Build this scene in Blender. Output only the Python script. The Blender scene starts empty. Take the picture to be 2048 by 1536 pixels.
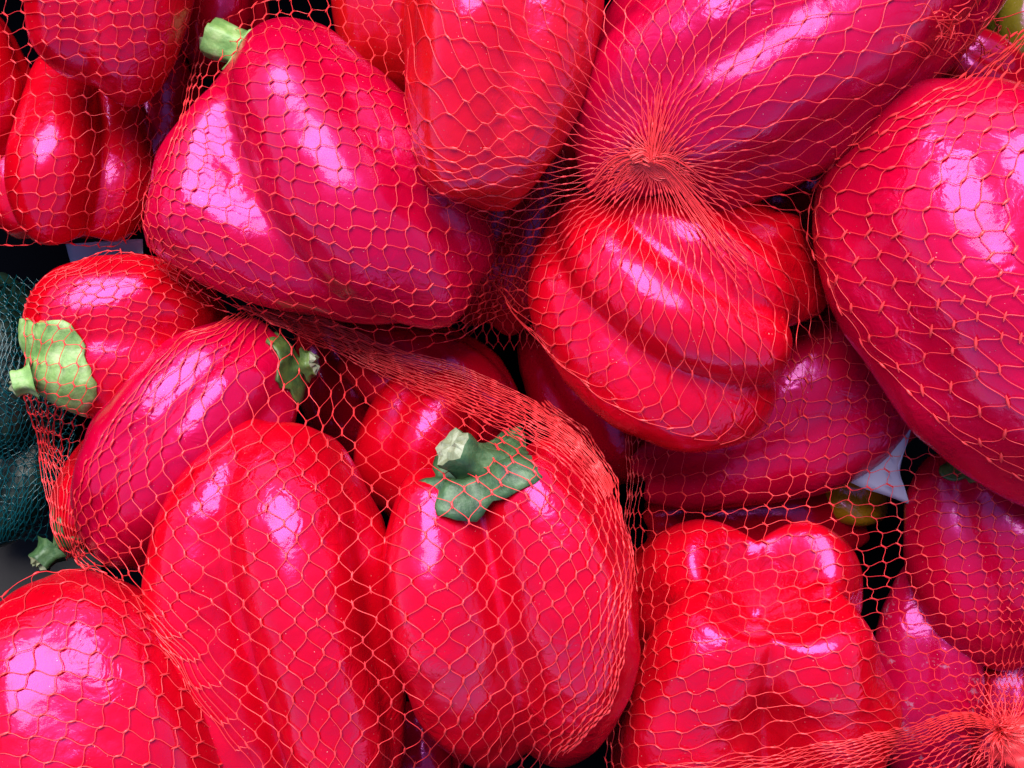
import bpy, math, random
import numpy as np
from mathutils import Vector, noise
from mathutils.bvhtree import BVHTree

sc = bpy.context.scene
COL = sc.collection
# ------------------------------------------------------------------ camera
HC, WID = 0.46, 0.42                       # camera height over the pile, width seen at z = 0
cd = bpy.data.cameras.new('camera')
cam = bpy.data.objects.new('camera', cd)
COL.objects.link(cam)
cam.location = (0, 0, HC)
cd.sensor_width = 36.0
cd.lens = 36.0 * HC / WID
cd.clip_start, cd.clip_end = 0.01, 50.0
sc.camera = cam
# ------------------------------------------------------------------ sky and sun
SUN_EL, SUN_AZ = math.radians(53), math.radians(-12)     # azimuth from +Y, towards +X
wd = bpy.data.worlds.new('World')
sc.world = wd
wd.use_nodes = True
nt = wd.node_tree
sky = nt.nodes.new('ShaderNodeTexSky')
sky.sky_type = 'NISHITA'
sky.sun_disc = False
sky.sun_elevation = SUN_EL
sky.sun_rotation = SUN_AZ
sky.air_density, sky.dust_density, sky.ozone_density = 1.0, 0.2, 3.0
nt.links.new(sky.outputs[0], nt.nodes['Background'].inputs[0])
nt.nodes['Background'].inputs[1].default_value = 0.13
sd = bpy.data.lights.new('sun', 'SUN')
sd.energy, sd.angle, sd.color = 3.6, math.radians(46), (1.0, 0.95, 0.9)
sun = bpy.data.objects.new('sun', sd)
COL.objects.link(sun)
sun.rotation_euler = (-(math.pi / 2 - SUN_EL), 0, -SUN_AZ)
sun.rotation_euler = Vector((-math.sin(SUN_AZ) * math.cos(SUN_EL), -math.cos(SUN_AZ) * math.cos(SUN_EL), -math.sin(SUN_EL))).to_track_quat('-Z', 'Y').to_euler()
sc.view_settings.view_transform = 'Standard'
sc.view_settings.look = 'None'
sc.view_settings.gamma = 1.0
sc.view_settings.exposure = 1.1
sc.cycles.max_bounces = 8

# ------------------------------------------------------------------ helpers
MPP = WID / 2048.0
def mpp(z): return MPP * (HC - z) / HC
def W(px, py, z):
    s = mpp(z)
    return Vector(((px - 1024) * s, (768 - py) * s, z))

def tag(o, label=None, cat=None, group=None, kind=None):
    if label: o['label'] = label
    if cat: o['category'] = cat
    if group: o['group'] = group
    if kind: o['kind'] = kind
    return o

def mesh_obj(name, verts, faces, mat, parent=None, smooth=True):
    me = bpy.data.meshes.new(name)
    me.from_pydata([tuple(v) for v in verts], [], faces)
    if smooth: me.polygons.foreach_set('use_smooth', [True] * len(me.polygons))
    me.materials.append(mat)
    me.update()
    o = bpy.data.objects.new(name, me)
    COL.objects.link(o)
    if parent: o.parent = parent
    return o

class N:                                     # tiny node helper
    def __init__(s, name):
        s.m = bpy.data.materials.new(name); s.m.use_nodes = True
        s.t = s.m.node_tree; s.b = s.t.nodes['Principled BSDF']
    def n(s, typ, **kw):
        x = s.t.nodes.new(typ)
        for k, v in kw.items():
            if k in x.inputs: x.inputs[k].default_value = v
            else: setattr(x, k, v)
        return x
    def l(s, a, b): s.t.links.new(a, b)
    def noise(s, scale, detail=3, rough=.5, obj=True):
        tc = s.n('ShaderNodeTexCoord')
        x = s.n('ShaderNodeTexNoise'); x.inputs['Scale'].default_value = scale
        x.inputs['Detail'].default_value = detail; x.inputs['Roughness'].default_value = rough
        s.l(tc.outputs['Object'], x.inputs['Vector'])
        return x
    def ramp(s, fac, stops):
        r = s.n('ShaderNodeValToRGB'); e = r.color_ramp.elements
        while len(e) < len(stops): e.new(.5)
        for i, (p, c) in enumerate(stops):
            e[i].position = p; e[i].color = c if len(c) == 4 else (*c, 1)
        s.l(fac, r.inputs[0]); return r
    def rng(s, fac, a, b, c, d):
        r = s.n('ShaderNodeMapRange')
        for i, v in enumerate((a, b, c, d)): r.inputs[i + 1].default_value = v
        s.l(fac, r.inputs[0]); return r

def pepper_mat(name, c0, c1, bump=1.0, rough=.22, scar=(.70, .76), scol=(.42, .16, .12)):
    k = N(name); b = k.b
    n1 = k.noise(28, 3); r = k.ramp(n1.outputs['Fac'], [(.35, c0), (.65, c1)])
    sp = k.noise(1500, 1); m = k.rng(sp.outputs['Fac'], .775, .81, 0, .85)      # sparse pale specks
    mx = k.n('ShaderNodeMixRGB'); k.l(m.outputs[0], mx.inputs[0]); k.l(r.outputs[0], mx.inputs[1])
    mx.inputs[2].default_value = (.8, .45, .4, 1)
    sc1 = k.noise(85, 6, .7); sm = k.rng(sc1.outputs['Fac'], *scar, 0, .75)      # dry corky scars
    m2 = k.n('ShaderNodeMixRGB'); k.l(sm.outputs[0], m2.inputs[0]); k.l(mx.outputs[0], m2.inputs[1]); m2.inputs[2].default_value = (*scol, 1)
    tn = k.noise(11, 2, .5); tm = k.rng(tn.outputs['Fac'], .45, .75, 0, .55)         # riper, deeper patches
    m3 = k.n('ShaderNodeMixRGB'); k.l(tm.outputs[0], m3.inputs[0]); k.l(m2.outputs[0], m3.inputs[1]); m3.inputs[2].default_value = (c0[0] * .62, c0[1] * .5, c0[2] * .8, 1)
    k.l(m3.outputs[0], b.inputs['Base Color'])
    n2 = k.noise(60, 4, .6); rr = k.rng(n2.outputs['Fac'], .3, .7, rough - .08, rough + .14)
    k.l(rr.outputs[0], b.inputs['Roughness'])
    b.inputs['IOR'].default_value = 1.56
    b.inputs['Specular Tint'].default_value = (.92, .14, 1, 1)
    b.inputs['Coat Weight'].default_value = .20
    b.inputs['Coat Roughness'].default_value = .07
    b.inputs['Subsurface Weight'].default_value = .0
    nb = k.noise(75, 2, .5); nf = k.noise(420, 3, .6)
    b1 = k.n('ShaderNodeBump', Strength=.45 * bump, Distance=.0014); k.l(nb.outputs['Fac'], b1.inputs['Height'])
    b2 = k.n('ShaderNodeBump', Strength=.20 * bump, Distance=.0004); k.l(nf.outputs['Fac'], b2.inputs['Height'])
    nw = k.noise(120, 2, .5); nw.inputs['Distortion'].default_value = 1.6
    nm = k.noise(26, 2, .5); ms = k.rng(nm.outputs['Fac'], .44, .60, 0, 1)
    mu = k.n('ShaderNodeMath', operation='MULTIPLY'); k.l(nw.outputs['Fac'], mu.inputs[0]); k.l(ms.outputs[0], mu.inputs[1])
    b3 = k.n('ShaderNodeBump', Strength=.60 * bump, Distance=.0012); k.l(mu.outputs[0], b3.inputs['Height'])
    k.l(b1.outputs[0], b3.inputs['Normal']); k.l(b3.outputs[0], b2.inputs['Normal']); k.l(b2.outputs[0], b.inputs['Normal'])
    k.l(b2.outputs[0], b.inputs['Coat Normal'])
    return k.m

M_RED = pepper_mat('red_pepper_skin', (.45, .0004, .005), (.53, .0006, .008))
M_HOT = pepper_mat('hot_red_pepper_skin', (.42, .0004, .018), (.50, .0006, .024))
M_ORANGE = pepper_mat('orange_red_pepper_skin', (.50, .003, .005), (.56, .006, .006))
M_CRIM = pepper_mat('crimson_pepper_skin', (.38, .0003, .018), (.44, .0005, .026))

M_SHADED = pepper_mat('shaded_red_pepper_skin', (.33, .0004, .008), (.40, .0006, .011))  # red skin with the shade of the gaps put into its colour

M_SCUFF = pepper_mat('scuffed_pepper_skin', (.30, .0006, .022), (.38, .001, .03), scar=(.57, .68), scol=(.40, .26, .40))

def green_mat(name, c0, c1, c2):
    k = N(name)
    n1 = k.noise(130, 4, .6); r = k.ramp(n1.outputs['Fac'], [(.3, c0), (.52, c1), (.72, c2)])
    k.l(r.outputs[0], k.b.inputs['Base Color'])
    k.b.inputs['Roughness'].default_value = .5
    n2 = k.noise(500, 4); bp = k.n('ShaderNodeBump', Strength=.5, Distance=.0006); k.l(n2.outputs['Fac'], bp.inputs['Height'])
    k.l(bp.outputs[0], k.b.inputs['Normal'])
    return k.m
M_CALYX = green_mat('green_calyx', (.012, .038, .014), (.035, .085, .026), (.12, .19, .085))
M_CALYX_PALE = green_mat('pale_green_calyx', (.10, .22, .05), (.20, .34, .09), (.36, .46, .2))
M_CALYX_DARK = green_mat('dark_green_calyx', (.02, .05, .015), (.06, .10, .02), (.13, .19, .04))
M_SCAR = green_mat('cut_stem_scar', (.10, .115, .055), (.19, .20, .11), (.34, .34, .24))

def net_mat(name, col, rough=.38):
    k = N(name)
    k.b.inputs['Base Color'].default_value = (*col, 1)
    k.b.inputs['Roughness'].default_value = rough
    k.b.inputs['Transmission Weight'].default_value = 0
    return k.m
M_NET = net_mat('orange_red_net_plastic', (.78, .036, .042))
M_NET_TEAL = net_mat('dark_teal_net_plastic', (.002, .05, .06), .16)

# ------------------------------------------------------------------ peppers
def cr(ts, ps, t):
    """Catmull-Rom through knots ts (non-uniform) -> values at t; ps (n, d)."""
    ts = np.asarray(ts, float); ps = np.asarray(ps, float); t = np.asarray(t, float)
    n = len(ts)
    if n == 2:
        f = ((t - ts[0]) / (ts[1] - ts[0]))[..., None]; return ps[0] * (1 - f) + ps[1] * f
    m = np.zeros_like(ps)
    m[1:-1] = (ps[2:] - ps[:-2]) / (ts[2:] - ts[:-2]).reshape(-1, *([1] * (ps.ndim - 1)))
    m[0] = (ps[1] - ps[0]) / (ts[1] - ts[0]); m[-1] = (ps[-1] - ps[-2]) / (ts[-1] - ts[-2])
    i = np.clip(np.searchsorted(ts, t, 'right') - 1, 0, n - 2)
    h = (ts[i + 1] - ts[i]); u = ((t - ts[i]) / h)
    ex = (...,) + (None,) * (ps.ndim - 1)
    h = h[ex]; u = u[ex]
    return ((2*u**3 - 3*u**2 + 1) * ps[i] + (u**3 - 2*u**2 + u) * h * m[i]
            + (-2*u**3 + 3*u**2) * ps[i + 1] + (u**3 - u**2) * h * m[i + 1])

def unit(a): return a / np.maximum(np.linalg.norm(a, axis=-1, keepdims=True), 1e-9)

GEO = {}
CAP = {}
def pepper_shape(spine, lobes, basin=.16, tipdip=.10, boxy=.62, groove=9.0, shoulder=.05, tipext=.06, seed=1, wob=.032, core=.62, gv=None, tsig=.6, lsig=.38, NP=84, NT=76):
    sp = np.array(spine, float)
    P = np.array([W(a, b, c) for a, b, c, _ in sp]); R = np.array([r * mpp(c) for _, _, c, r in sp])
    L = np.r_[0, np.cumsum(np.linalg.norm(np.diff(P, axis=0), axis=1))]; tot = L[-1]; Ls = L / tot
    th = np.linspace(0, math.pi, NT)
    q = np.sin(th) ** boxy
    a = .5 - .5 * np.cos(th)
    a = a * .55 + .45 * (a * a * (3 - 2 * a))
    ph = np.linspace(0, 2 * math.pi, NP, endpoint=False)
    # lobed section: smooth maximum of circles, each lobe free to swell, shrink or turn along the axis
    A1 = a[:, None]; P1 = ph[None, :]
    rs = [np.full((NT, NP), core)]
    te = np.zeros(NP)
    for lo in lobes:
        ky = lo[4] if len(lo) > 4 else {}
        kf = lambda k, base: base * np.interp(A1, *ky[k]) if k in ky else base
        f = math.radians(lo[0]) + (np.radians(np.interp(A1, *ky['t'])) if 't' in ky else 0)
        d, rho = kf('d', lo[1]), kf('r', lo[2])
        de = P1 - f
        disc = rho**2 - (d * np.sin(de))**2
        v = np.where(disc > 0, d * np.cos(de) + np.sqrt(np.maximum(disc, 0)), core * .9)
        rs.append(np.broadcast_to(np.maximum(v, core * .9), (NT, NP)))
        dt = (ph - math.radians(lo[0]) - (math.radians(ky['t'][1][-1]) if 't' in ky else 0) + math.pi) % (2 * math.pi) - math.pi
        te += (lo[3] if len(lo) > 3 else 0.) * np.exp(-(dt / tsig)**2)
    r = np.log(np.exp(np.array(rs) * groove * 2).sum(0)) / (groove * 2) - .02
    lob = (r - r.min(1, keepdims=True)) / np.maximum(r.max(1, keepdims=True) - r.min(1, keepdims=True), 1e-6)
    lk = np.exp(-((((ph[:, None] - ph[None, :] + math.pi) % (2 * math.pi)) - math.pi) / lsig)**2)
    lobS = lob @ (lk / lk.sum(1)).T
    A, F = np.meshgrid(a, np.arange(NP), indexing='ij'); Q = np.repeat(q[:, None], NP, 1)
    TH = np.repeat(th[:, None], NP, 1)
    l = lobS
    qq = np.clip(Q, 0, 1)
    endw0 = np.where(TH < math.pi / 2, 1., 0.); endw1 = 1 - endw0
    ring = np.exp(-((qq - .66) / .36)**2)
    A2 = A + endw0 * (basin * np.clip(1 - qq / .72, 0, 1)**1.6 - shoulder * l * ring) \
           - endw1 * (tipdip * np.clip(1 - qq / .6, 0, 1)**1.5 - (tipext * l + te[F]) * ring)
    C = cr(Ls, P, np.clip(A2, -.25, 1.35).ravel()).reshape(NT, NP, 3) if len(P) > 2 else None
    # extrapolate linearly beyond the ends
    def cur(x):
        x = np.asarray(x); xc = np.clip(x, 0, 1)
        v = cr(Ls, P, xc.ravel()).reshape(x.shape + (3,))
        t0 = (P[1] - P[0]) / (Ls[1] - Ls[0]); t1 = (P[-1] - P[-2]) / (Ls[-1] - Ls[-2])
        return v + np.minimum(x, 0)[..., None] * t0 + np.maximum(x - 1, 0)[..., None] * t1
    C = cur(A2)
    e = .02
    ac = np.clip(A, .06, .94)
    T = unit(cur(ac + e) - cur(ac - e))
    up = np.array([0, .12, 1.0]); up = up / np.linalg.norm(up)
    Nn = up - (T @ up)[..., None] * T
    Nn = unit(Nn); S = np.cross(Nn, T)
    Rr = cr(Ls, R[:, None], np.clip(A, 0, 1).ravel()).reshape(NT, NP)
    G = np.interp(A, *gv) if gv else 1.0
    rad = Rr * Q * np.maximum(.3, 1 + (r - 1) * G * np.clip(.35 + .65 * Q, 0, 1))
    V = C + (np.cos(ph)[F] * rad)[..., None] * S + (np.sin(ph)[F] * rad)[..., None] * Nn
    # natural wobble
    flat = V.reshape(-1, 3); ctr = C.reshape(-1, 3)
    Rm = R.max()
    dis = np.array([noise.noise(Vector(p) / (Rm * .75) + Vector((seed * 7.3, seed * 3.1, 0))) * .7 +
                    noise.noise(Vector(p) / (Rm * .30) + Vector((seed * 1.7, 0, seed * 5.1))) * .3 for p in flat])
    flat = flat + unit(flat - ctr) * (dis * Rm * wob * 2)[:, None] * np.clip(Q.reshape(-1, 1), 0, 1)
    # merge poles
    V = flat.reshape(NT, NP, 3)
    verts = [V[0].mean(0)] + list(V[1:-1].reshape(-1, 3)) + [V[-1].mean(0)]
    faces = []
    n = NT - 2
    for j in range(NP): faces.append((0, 1 + (j + 1) % NP, 1 + j))
    for i in range(n - 1):
        for j in range(NP):
            a0 = 1 + i * NP + j; a1 = 1 + i * NP + (j + 1) % NP
            faces.append((a0, a1, a1 + NP, a0 + NP))
    last = len(verts) - 1
    for j in range(NP): faces.append((last, 1 + (n - 1) * NP + j, 1 + (n - 1) * NP + (j + 1) % NP))
    Tax = unit(cur(np.array(.12)) - cur(np.array(0.)))
    return np.array(verts), faces, V[0].mean(0), Tax

def pepper(key, label, spine, lobes, mat=None, stem=None, **kw):
    v, f, base, ax = pepper_shape(spine, lobes, **kw)
    GEO[key] = (v, f)
    ctr = v.mean(0)
    root = bpy.data.objects.new('red_bell_pepper', None); COL.objects.link(root)
    root.empty_display_size = .01
    root.location = ctr
    tag(root, label, 'bell pepper', 'red bell peppers in the net bags')
    mesh_obj('body', v - ctr, f, mat or M_RED, root)
    if stem: CAP[key] = calyx(root, ctr, v, f, base, -ax, **stem)
    return root

def calyx(root, ctr, pv, pf, base, out, rad=.022, stem=.014, sr=.0055, seed=3, points=6, mat=None, axis=None, lean=(0, 0, 0), shift=(0, 0, 0), tilt=(0, 0, 0), raise_=.0, amp=.32, curl=.0, stiff=.0):
    """green cap draped on the stem end, with a stub of stem cut off short."""
    rnd = random.Random(seed)
    mat = mat or M_CALYX
    bvh = BVHTree.FromPolygons([tuple(p) for p in pv], pf)
    n = Vector(out) + Vector(tilt); n.normalize()
    b = Vector(base) + Vector(shift)
    u = n.cross(Vector((.3, .2, .9))).normalized(); w = n.cross(u)
    NA, NR = 48, 12
    offs = [rnd.uniform(-.25, .25) for _ in range(points)]; am = [rnd.uniform(.75, 1.25) for _ in range(points)]
    verts = []; faces = []
    hs = []
    for j in range(24):
        p = b + (u * math.cos(j * .2618) + w * math.sin(j * .2618)) * rad * .75
        hit = bvh.ray_cast(p + n * .08, -n, .14)
        if hit[0] is not None: hs.append((hit[0] - p).dot(n))
    h0 = sorted(hs)[int(len(hs) * .7)] if hs else 0
    for i in range(NR + 1):
        t = i / NR
        for j in range(NA):
            a = 2 * math.pi * j / NA
            lob = 0
            for k in range(points):
                d = (a - 2 * math.pi * (k + offs[k]) / points + math.pi) % (2 * math.pi) - math.pi
                lob = max(lob, am[k] * max(0, 1 - abs(d) / (1.25 * math.pi / points)) ** 1.1)
            R = rad * (1 - amp + amp * 1.4 * lob + .07 * noise.noise(Vector((math.cos(a) * 2, math.sin(a) * 2, seed))) + .09 * noise.noise(Vector((math.cos(a) * 7, math.sin(a) * 7, seed))))
            r = R * t
            p = b + u * (math.cos(a) * r) + w * (math.sin(a) * r)
            hit = bvh.ray_cast(p + n * .08, -n, .14)
            h = (hit[0] - p).dot(n) if hit[0] is not None else -.012 * t
            h = h * (1 - stiff) + stiff * h0
            h = h + .0012 + raise_ * (1 - t * t) + .0016 * noise.noise(Vector((p * 170)) + Vector((seed, 0, 0))) * t + curl * t ** 3
            h = h + sr * .8 * max(0, 1 - t / .45) ** 2
            verts.append(p + n * h - Vector(ctr))
    for i in range(NR):
        for j in range(NA):
            faces.append((i * NA + j, i * NA + (j + 1) % NA, (i + 1) * NA + (j + 1) % NA, (i + 1) * NA + j))
    c = mesh_obj('calyx', verts, faces, mat, root)
    so = c.modifiers.new('thickness', 'SOLIDIFY'); so.thickness = .0011; so.offset = 1
    # stub
    c0 = sum(verts[:NA], Vector()) / NA
    ax = Vector(axis).normalized() if axis else (n + Vector(lean)).normalized()
    if axis: c0 = c0 - ax * stem * .1
    u2 = ax.cross(Vector((.31, .22, .9))).normalized(); w2 = ax.cross(u2)
    v2, f2 = [], []
    rings = [(-.15, 1.55), (.05, 1.25), (.3, 1.0), (.65, .96), (.9, 1.06), (.98, 1.0)]
    NS = 18
    for h, s in rings:
        for j in range(NS):
            a = 2 * math.pi * j / NS
            rr = sr * s * (1 + .16 * math.cos(a * 5 + seed) + .08 * noise.noise(Vector((math.cos(a) * 2, math.sin(a) * 2, h * 3 + seed))))
            v2.append(c0 + ax * (h * stem) + u2 * math.cos(a) * rr + w2 * math.sin(a) * rr)
    for i in range(len(rings) - 1):
        for j in range(NS):
            f2.append((i * NS + j, i * NS + (j + 1) % NS, (i + 1) * NS + (j + 1) % NS, (i + 1) * NS + j))
    st = mesh_obj('stem', v2, f2, mat, root)
    v3 = [v2[(len(rings) - 1) * NS + j] for j in range(NS)]
    top = sum(v3, Vector()) / NS
    v4 = list(v3); f3 = []
    for j in range(NS): v4.append(top + (v3[j] - top) * .55 + ax * (rnd.uniform(-.0008, .0022)))
    v4.append(top + ax * .0003)
    for j in range(NS):
        k = (j + 1) % NS
        f3.append((j, k, NS + k, NS + j)); f3.append((NS + j, NS + k, 2 * NS))
    mesh_obj('cut_end', v4, f3, M_SCAR, st, smooth=False)
    return [tuple(Vector(p) + Vector(ctr) + n * .0011) for p in verts], faces

L4 = lambda o=0: [(45 + o, .42, .58), (135 + o, .42, .58), (225 + o, .42, .58), (315 + o, .42, .58)]
L3 = lambda o=0: [(90 + o, .40, .60), (210 + o, .40, .60), (330 + o, .40, .60)]

# --- top-left bag
pepper('A1', 'two-lobed red pepper at the top of the upper left bag, above the pear-shaped lobe',
       [(260, -230, -.01, 150), (240, -90, .0, 190), (225, 60, .002, 185), (225, 150, -.006, 140)],
       [(128, .5, .52, -.02), (42, .45, .58, .06), (270, .4, .6)], seed=2, groove=12, tipdip=.05)
pepper('A2', 'red pepper with a pear-shaped middle lobe, lowest in the upper left bag',
       [(150, 140, -.05, 110), (146, 260, -.04, 140), (140, 370, -.034, 172), (134, 470, -.034, 155)],
       [(88, .58, .52, .06), (180, .64, .46, .02), (0, .62, .45, .0), (270, .4, .5)], seed=3, groove=14, core=.5, boxy=.62)
pepper('A3', 'red pepper cut off by the left edge of the photo beside the two-lobed pepper',
       [(-70, 20, -.03, 90), (-60, 150, -.028, 125), (-50, 280, -.03, 120), (-40, 330, -.04, 90)], L4(), seed=4)
pepper('A4', 'shaded red pepper deep behind the upper left bag, right of the pear-shaped lobe',
       [(330, 100, -.075, 80), (310, 260, -.07, 115), (280, 400, -.07, 110), (260, 450, -.07, 80)], L4(20), mat=M_SHADED, seed=5)
# --- large pepper left of centre
pepper('B1', 'largest red pepper left of centre, its pale cut stem poking out at upper left',
       [(560, 95, -.006, 160), (604, 260, .002, 225), (722, 440, .004, 258), (885, 588, -.006, 205)],
       [(88, .46, .56, .03, dict(t=([0, 1], [-8, 14]))), (38, .46, .54, .02), (174, 1.02, .50, -.03, dict(d=([0, .16, .28, .40, .56, .74, 1], [.3, .45, .85, 1, .68, .40, .32]), r=([0, .25, .45, .7, 1], [.9, 1.1, 1.08, .95, .9]))), (340, .47, .55, .05), (260, .4, .6)], mat=M_CRIM, seed=6, groove=15, gv=([0, .3, 1], [.8, 1.1, 1.2]), boxy=.56, shoulder=.03,
       stem=dict(rad=.019, stem=.031, sr=.0075, seed=8, mat=M_CALYX_PALE, shift=(-.006, .004, 0), axis=(-.93, .36, .05)))
pepper('B2', 'orange-red pepper at the top edge, partly hidden between the two larger ones',
       [(790, -190, -.03, 80), (775, -60, -.025, 110), (775, 60, -.03, 115), (790, 180, -.045, 110)], L4(10), mat=M_ORANGE, seed=7)
# --- top centre bag with the knot
pepper('C1', 'orange-red pepper hanging down at top centre with a blunt tip',
       [(1020, -260, .036, 150), (1022, -60, .042, 222), (995, 170, .044, 208), (948, 405, .044, 165)],
       [(120, .46, .56, .02), (40, .50, .50, -.03), (200, .45, .52), (290, .4, .6)], mat=M_ORANGE, seed=9, groove=10, tipdip=.03, boxy=.58, tipext=.02)
pepper('C2', 'large magenta-red pepper lying diagonally at the top, beside the gathered knot of the net',
       [(1980, -210, .02, 170), (1760, -50, .03, 240), (1440, 150, .034, 270), (1195, 300, .020, 215)],
       [(112, .48, .53, .0), (56, .50, .52, .02), (172, .56, .48, -.02), (350, .5, .54, .03), (265, .4, .6)], mat=M_CRIM, seed=10, groove=13, tipdip=.06)
pepper('C3', 'twisted red pepper with nested folds under the knot, right of centre',
       [(1195, 405, .0, 140), (1270, 538, .014, 225), (1390, 645, .018, 252), (1512, 708, .006, 205)],
       [(172, .60, .48, .06, dict(t=([0, 1], [12, -14]))), (112, .56, .40, -.02, dict(t=([0, 1], [16, -18]))), (58, .56, .40, -.04, dict(t=([0, 1], [10, -12]))), (2, .74, .44, .24, dict(d=([0, .4, 1], [.6, .9, 1.1]))), (222, .55, .5, .2), (290, .4, .55)], gv=([0, .3, .7, 1], [.5, 1, 1.3, 1.4]), seed=11, groove=15, tipdip=.12, core=.5,
       stem=dict(rad=.012, stem=.010, sr=.004, seed=5, mat=M_CALYX_PALE))
pepper('C4', 'dark red pepper in the shade behind the twisted pepper and the right-hand bag',
       [(1400, 380, -.05, 90), (1520, 430, -.045, 120), (1640, 420, -.05, 110), (1700, 400, -.055, 80)], L4(15), seed=12, mat=M_SHADED)
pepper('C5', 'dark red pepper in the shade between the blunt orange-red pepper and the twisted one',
       [(1140, 60, -.05, 120), (1090, 260, -.045, 150), (1020, 480, -.05, 150), (985, 640, -.06, 110)], L4(5), seed=13, mat=M_SHADED)
# --- right bag
pepper('D1', 'big glossy red pepper running off the right edge under the widest net mesh',
       [(1870, 225, .02, 200), (1905, 385, .03, 308), (2015, 585, .034, 322), (2150, 790, .026, 275), (2240, 940, .014, 200)],
       [(125, .46, .56), (60, .46, .56), (178, .5, .52), (0, .42, .56), (280, .4, .6)], mat=M_HOT, seed=14, groove=9, shoulder=.04, basin=.1)
pepper('D2', 'shaded red pepper just showing at the upper right behind the frayed net end',
       [(1850, 80, -.04, 60), (1910, 120, -.035, 80), (1980, 160, -.035, 80), (2040, 190, -.04, 60)], L4(), seed=15, mat=M_SHADED)
# --- left pepper with big calyx
pepper('H1', 'red pepper at the left edge wearing a big pale green cap',
       [(85, 712, -.018, 130), (185, 685, -.02, 188), (310, 675, -.03, 185), (420, 680, -.045, 130)],
       [(60, .45, .58), (140, .48, .55), (330, .45, .55), (235, .4, .6)], seed=16, basin=.10, groove=10,
       stem=dict(rad=.024, stem=.007, sr=.0050, seed=11, mat=M_CALYX_PALE, points=5, amp=.14, shift=(.006, -.008, .02), tilt=(.45, -.15, 1.2), axis=(-1, -.25, .35), raise_=.003))
pepper('H2', 'small red pepper low at the left, its green stem end by the hanging net',
       [(160, 1090, -.05, 70), (190, 1020, -.05, 100), (235, 930, -.055, 95), (270, 850, -.06, 70)], L4(30), seed=17,
       stem=dict(rad=.012, stem=.008, sr=.005, seed=12, mat=M_CALYX, shift=(-.004, 0, .006), tilt=(-.4, -.1, .8)))
# --- centre bag
pepper('E1', 'red pepper with two long ridges leaning left in the centre bag',
       [(560, 690, -.012, 110), (450, 800, -.004, 178), (330, 950, -.002, 185), (245, 1080, -.012, 130)],
       [(128, .56, .46), (74, .56, .46), (20, .52, .48), (182, .56, .46), (280, .4, .6)], mat=M_CRIM, seed=18, groove=12,
       stem=dict(rad=.016, stem=.003, sr=.0045, seed=13, mat=M_CALYX_DARK, shift=(.006, -.001, .004), tilt=(.2, -.5, .5)))
pepper('E2', 'upright red pepper in front with a deep dark fold down its middle',
       [(590, 850, .012, 150), (556, 1030, .02, 228), (570, 1250, .022, 236), (620, 1500, .018, 212), (640, 1640, .01, 150)],
       [(60, .52, .54, 0, dict(t=([0, 1], [12, -10]))), (164, .60, .50, 0, dict(t=([0, 1], [-6, 4]))), (5, .5, .5), (235, .4, .6), (300, .4, .6)], gv=([0, .12, .28, .6, 1], [.15, .3, 1.25, 1.6, 1.6]), seed=19, groove=13, shoulder=.02, basin=.05, core=.40)
pepper('E3', 'broad red pepper with a green cap and stem facing the camera, bottom centre',
       [(965, 975, .042, 225), (998, 1125, .036, 268), (1035, 1290, .022, 246), (1055, 1450, .002, 168)],
       [(138, .58, .48), (48, .58, .50), (345, .5, .55), (205, .5, .5), (270, .4, .6)], gv=([0, .2, .5, 1], [1.5, 1.5, 1.3, 1.2]), boxy=.52, seed=20, groove=11, basin=.22, shoulder=.16, lsig=.22,
       stem=dict(rad=.0240, stem=.0160, sr=.0070, stiff=.65, seed=23, mat=M_CALYX, points=5, amp=.30, tilt=(-.1, -.1, .6), shift=(.002, .008, 0), axis=(-.62, .55, .62), raise_=.006))
pepper('E4', 'shaded red pepper at the back of the centre bag behind the green stem',
       [(900, 740, -.045, 80), (860, 830, -.035, 115), (820, 930, -.035, 120), (800, 1010, -.045, 90)], L4(25), seed=22)
pepper('E5', 'shaded red pepper behind the crest of the centre bag, below the largest pepper',
       [(700, 690, -.055, 80), (800, 730, -.05, 110), (920, 780, -.05, 115), (1010, 850, -.055, 80)], L4(25), seed=23, mat=M_SHADED)
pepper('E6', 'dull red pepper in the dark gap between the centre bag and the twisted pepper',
       [(1080, 640, -.075, 80), (1140, 740, -.07, 105), (1210, 860, -.07, 110), (1260, 950, -.075, 80)], L4(40), seed=24, mat=M_SHADED)
# --- bottom-left bag
pepper('G1', 'glossy red pepper filling the bottom left corner',
       [(120, 1190, .018, 150), (150, 1330, .031, 258), (215, 1520, .020, 318), (265, 1720, -.006, 250)],
       [(108, .48, .54), (50, .46, .56), (170, .5, .52), (0, .42, .54), (265, .4, .6)], seed=25, groove=9, basin=.04, shoulder=.02, boxy=.56)
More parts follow.
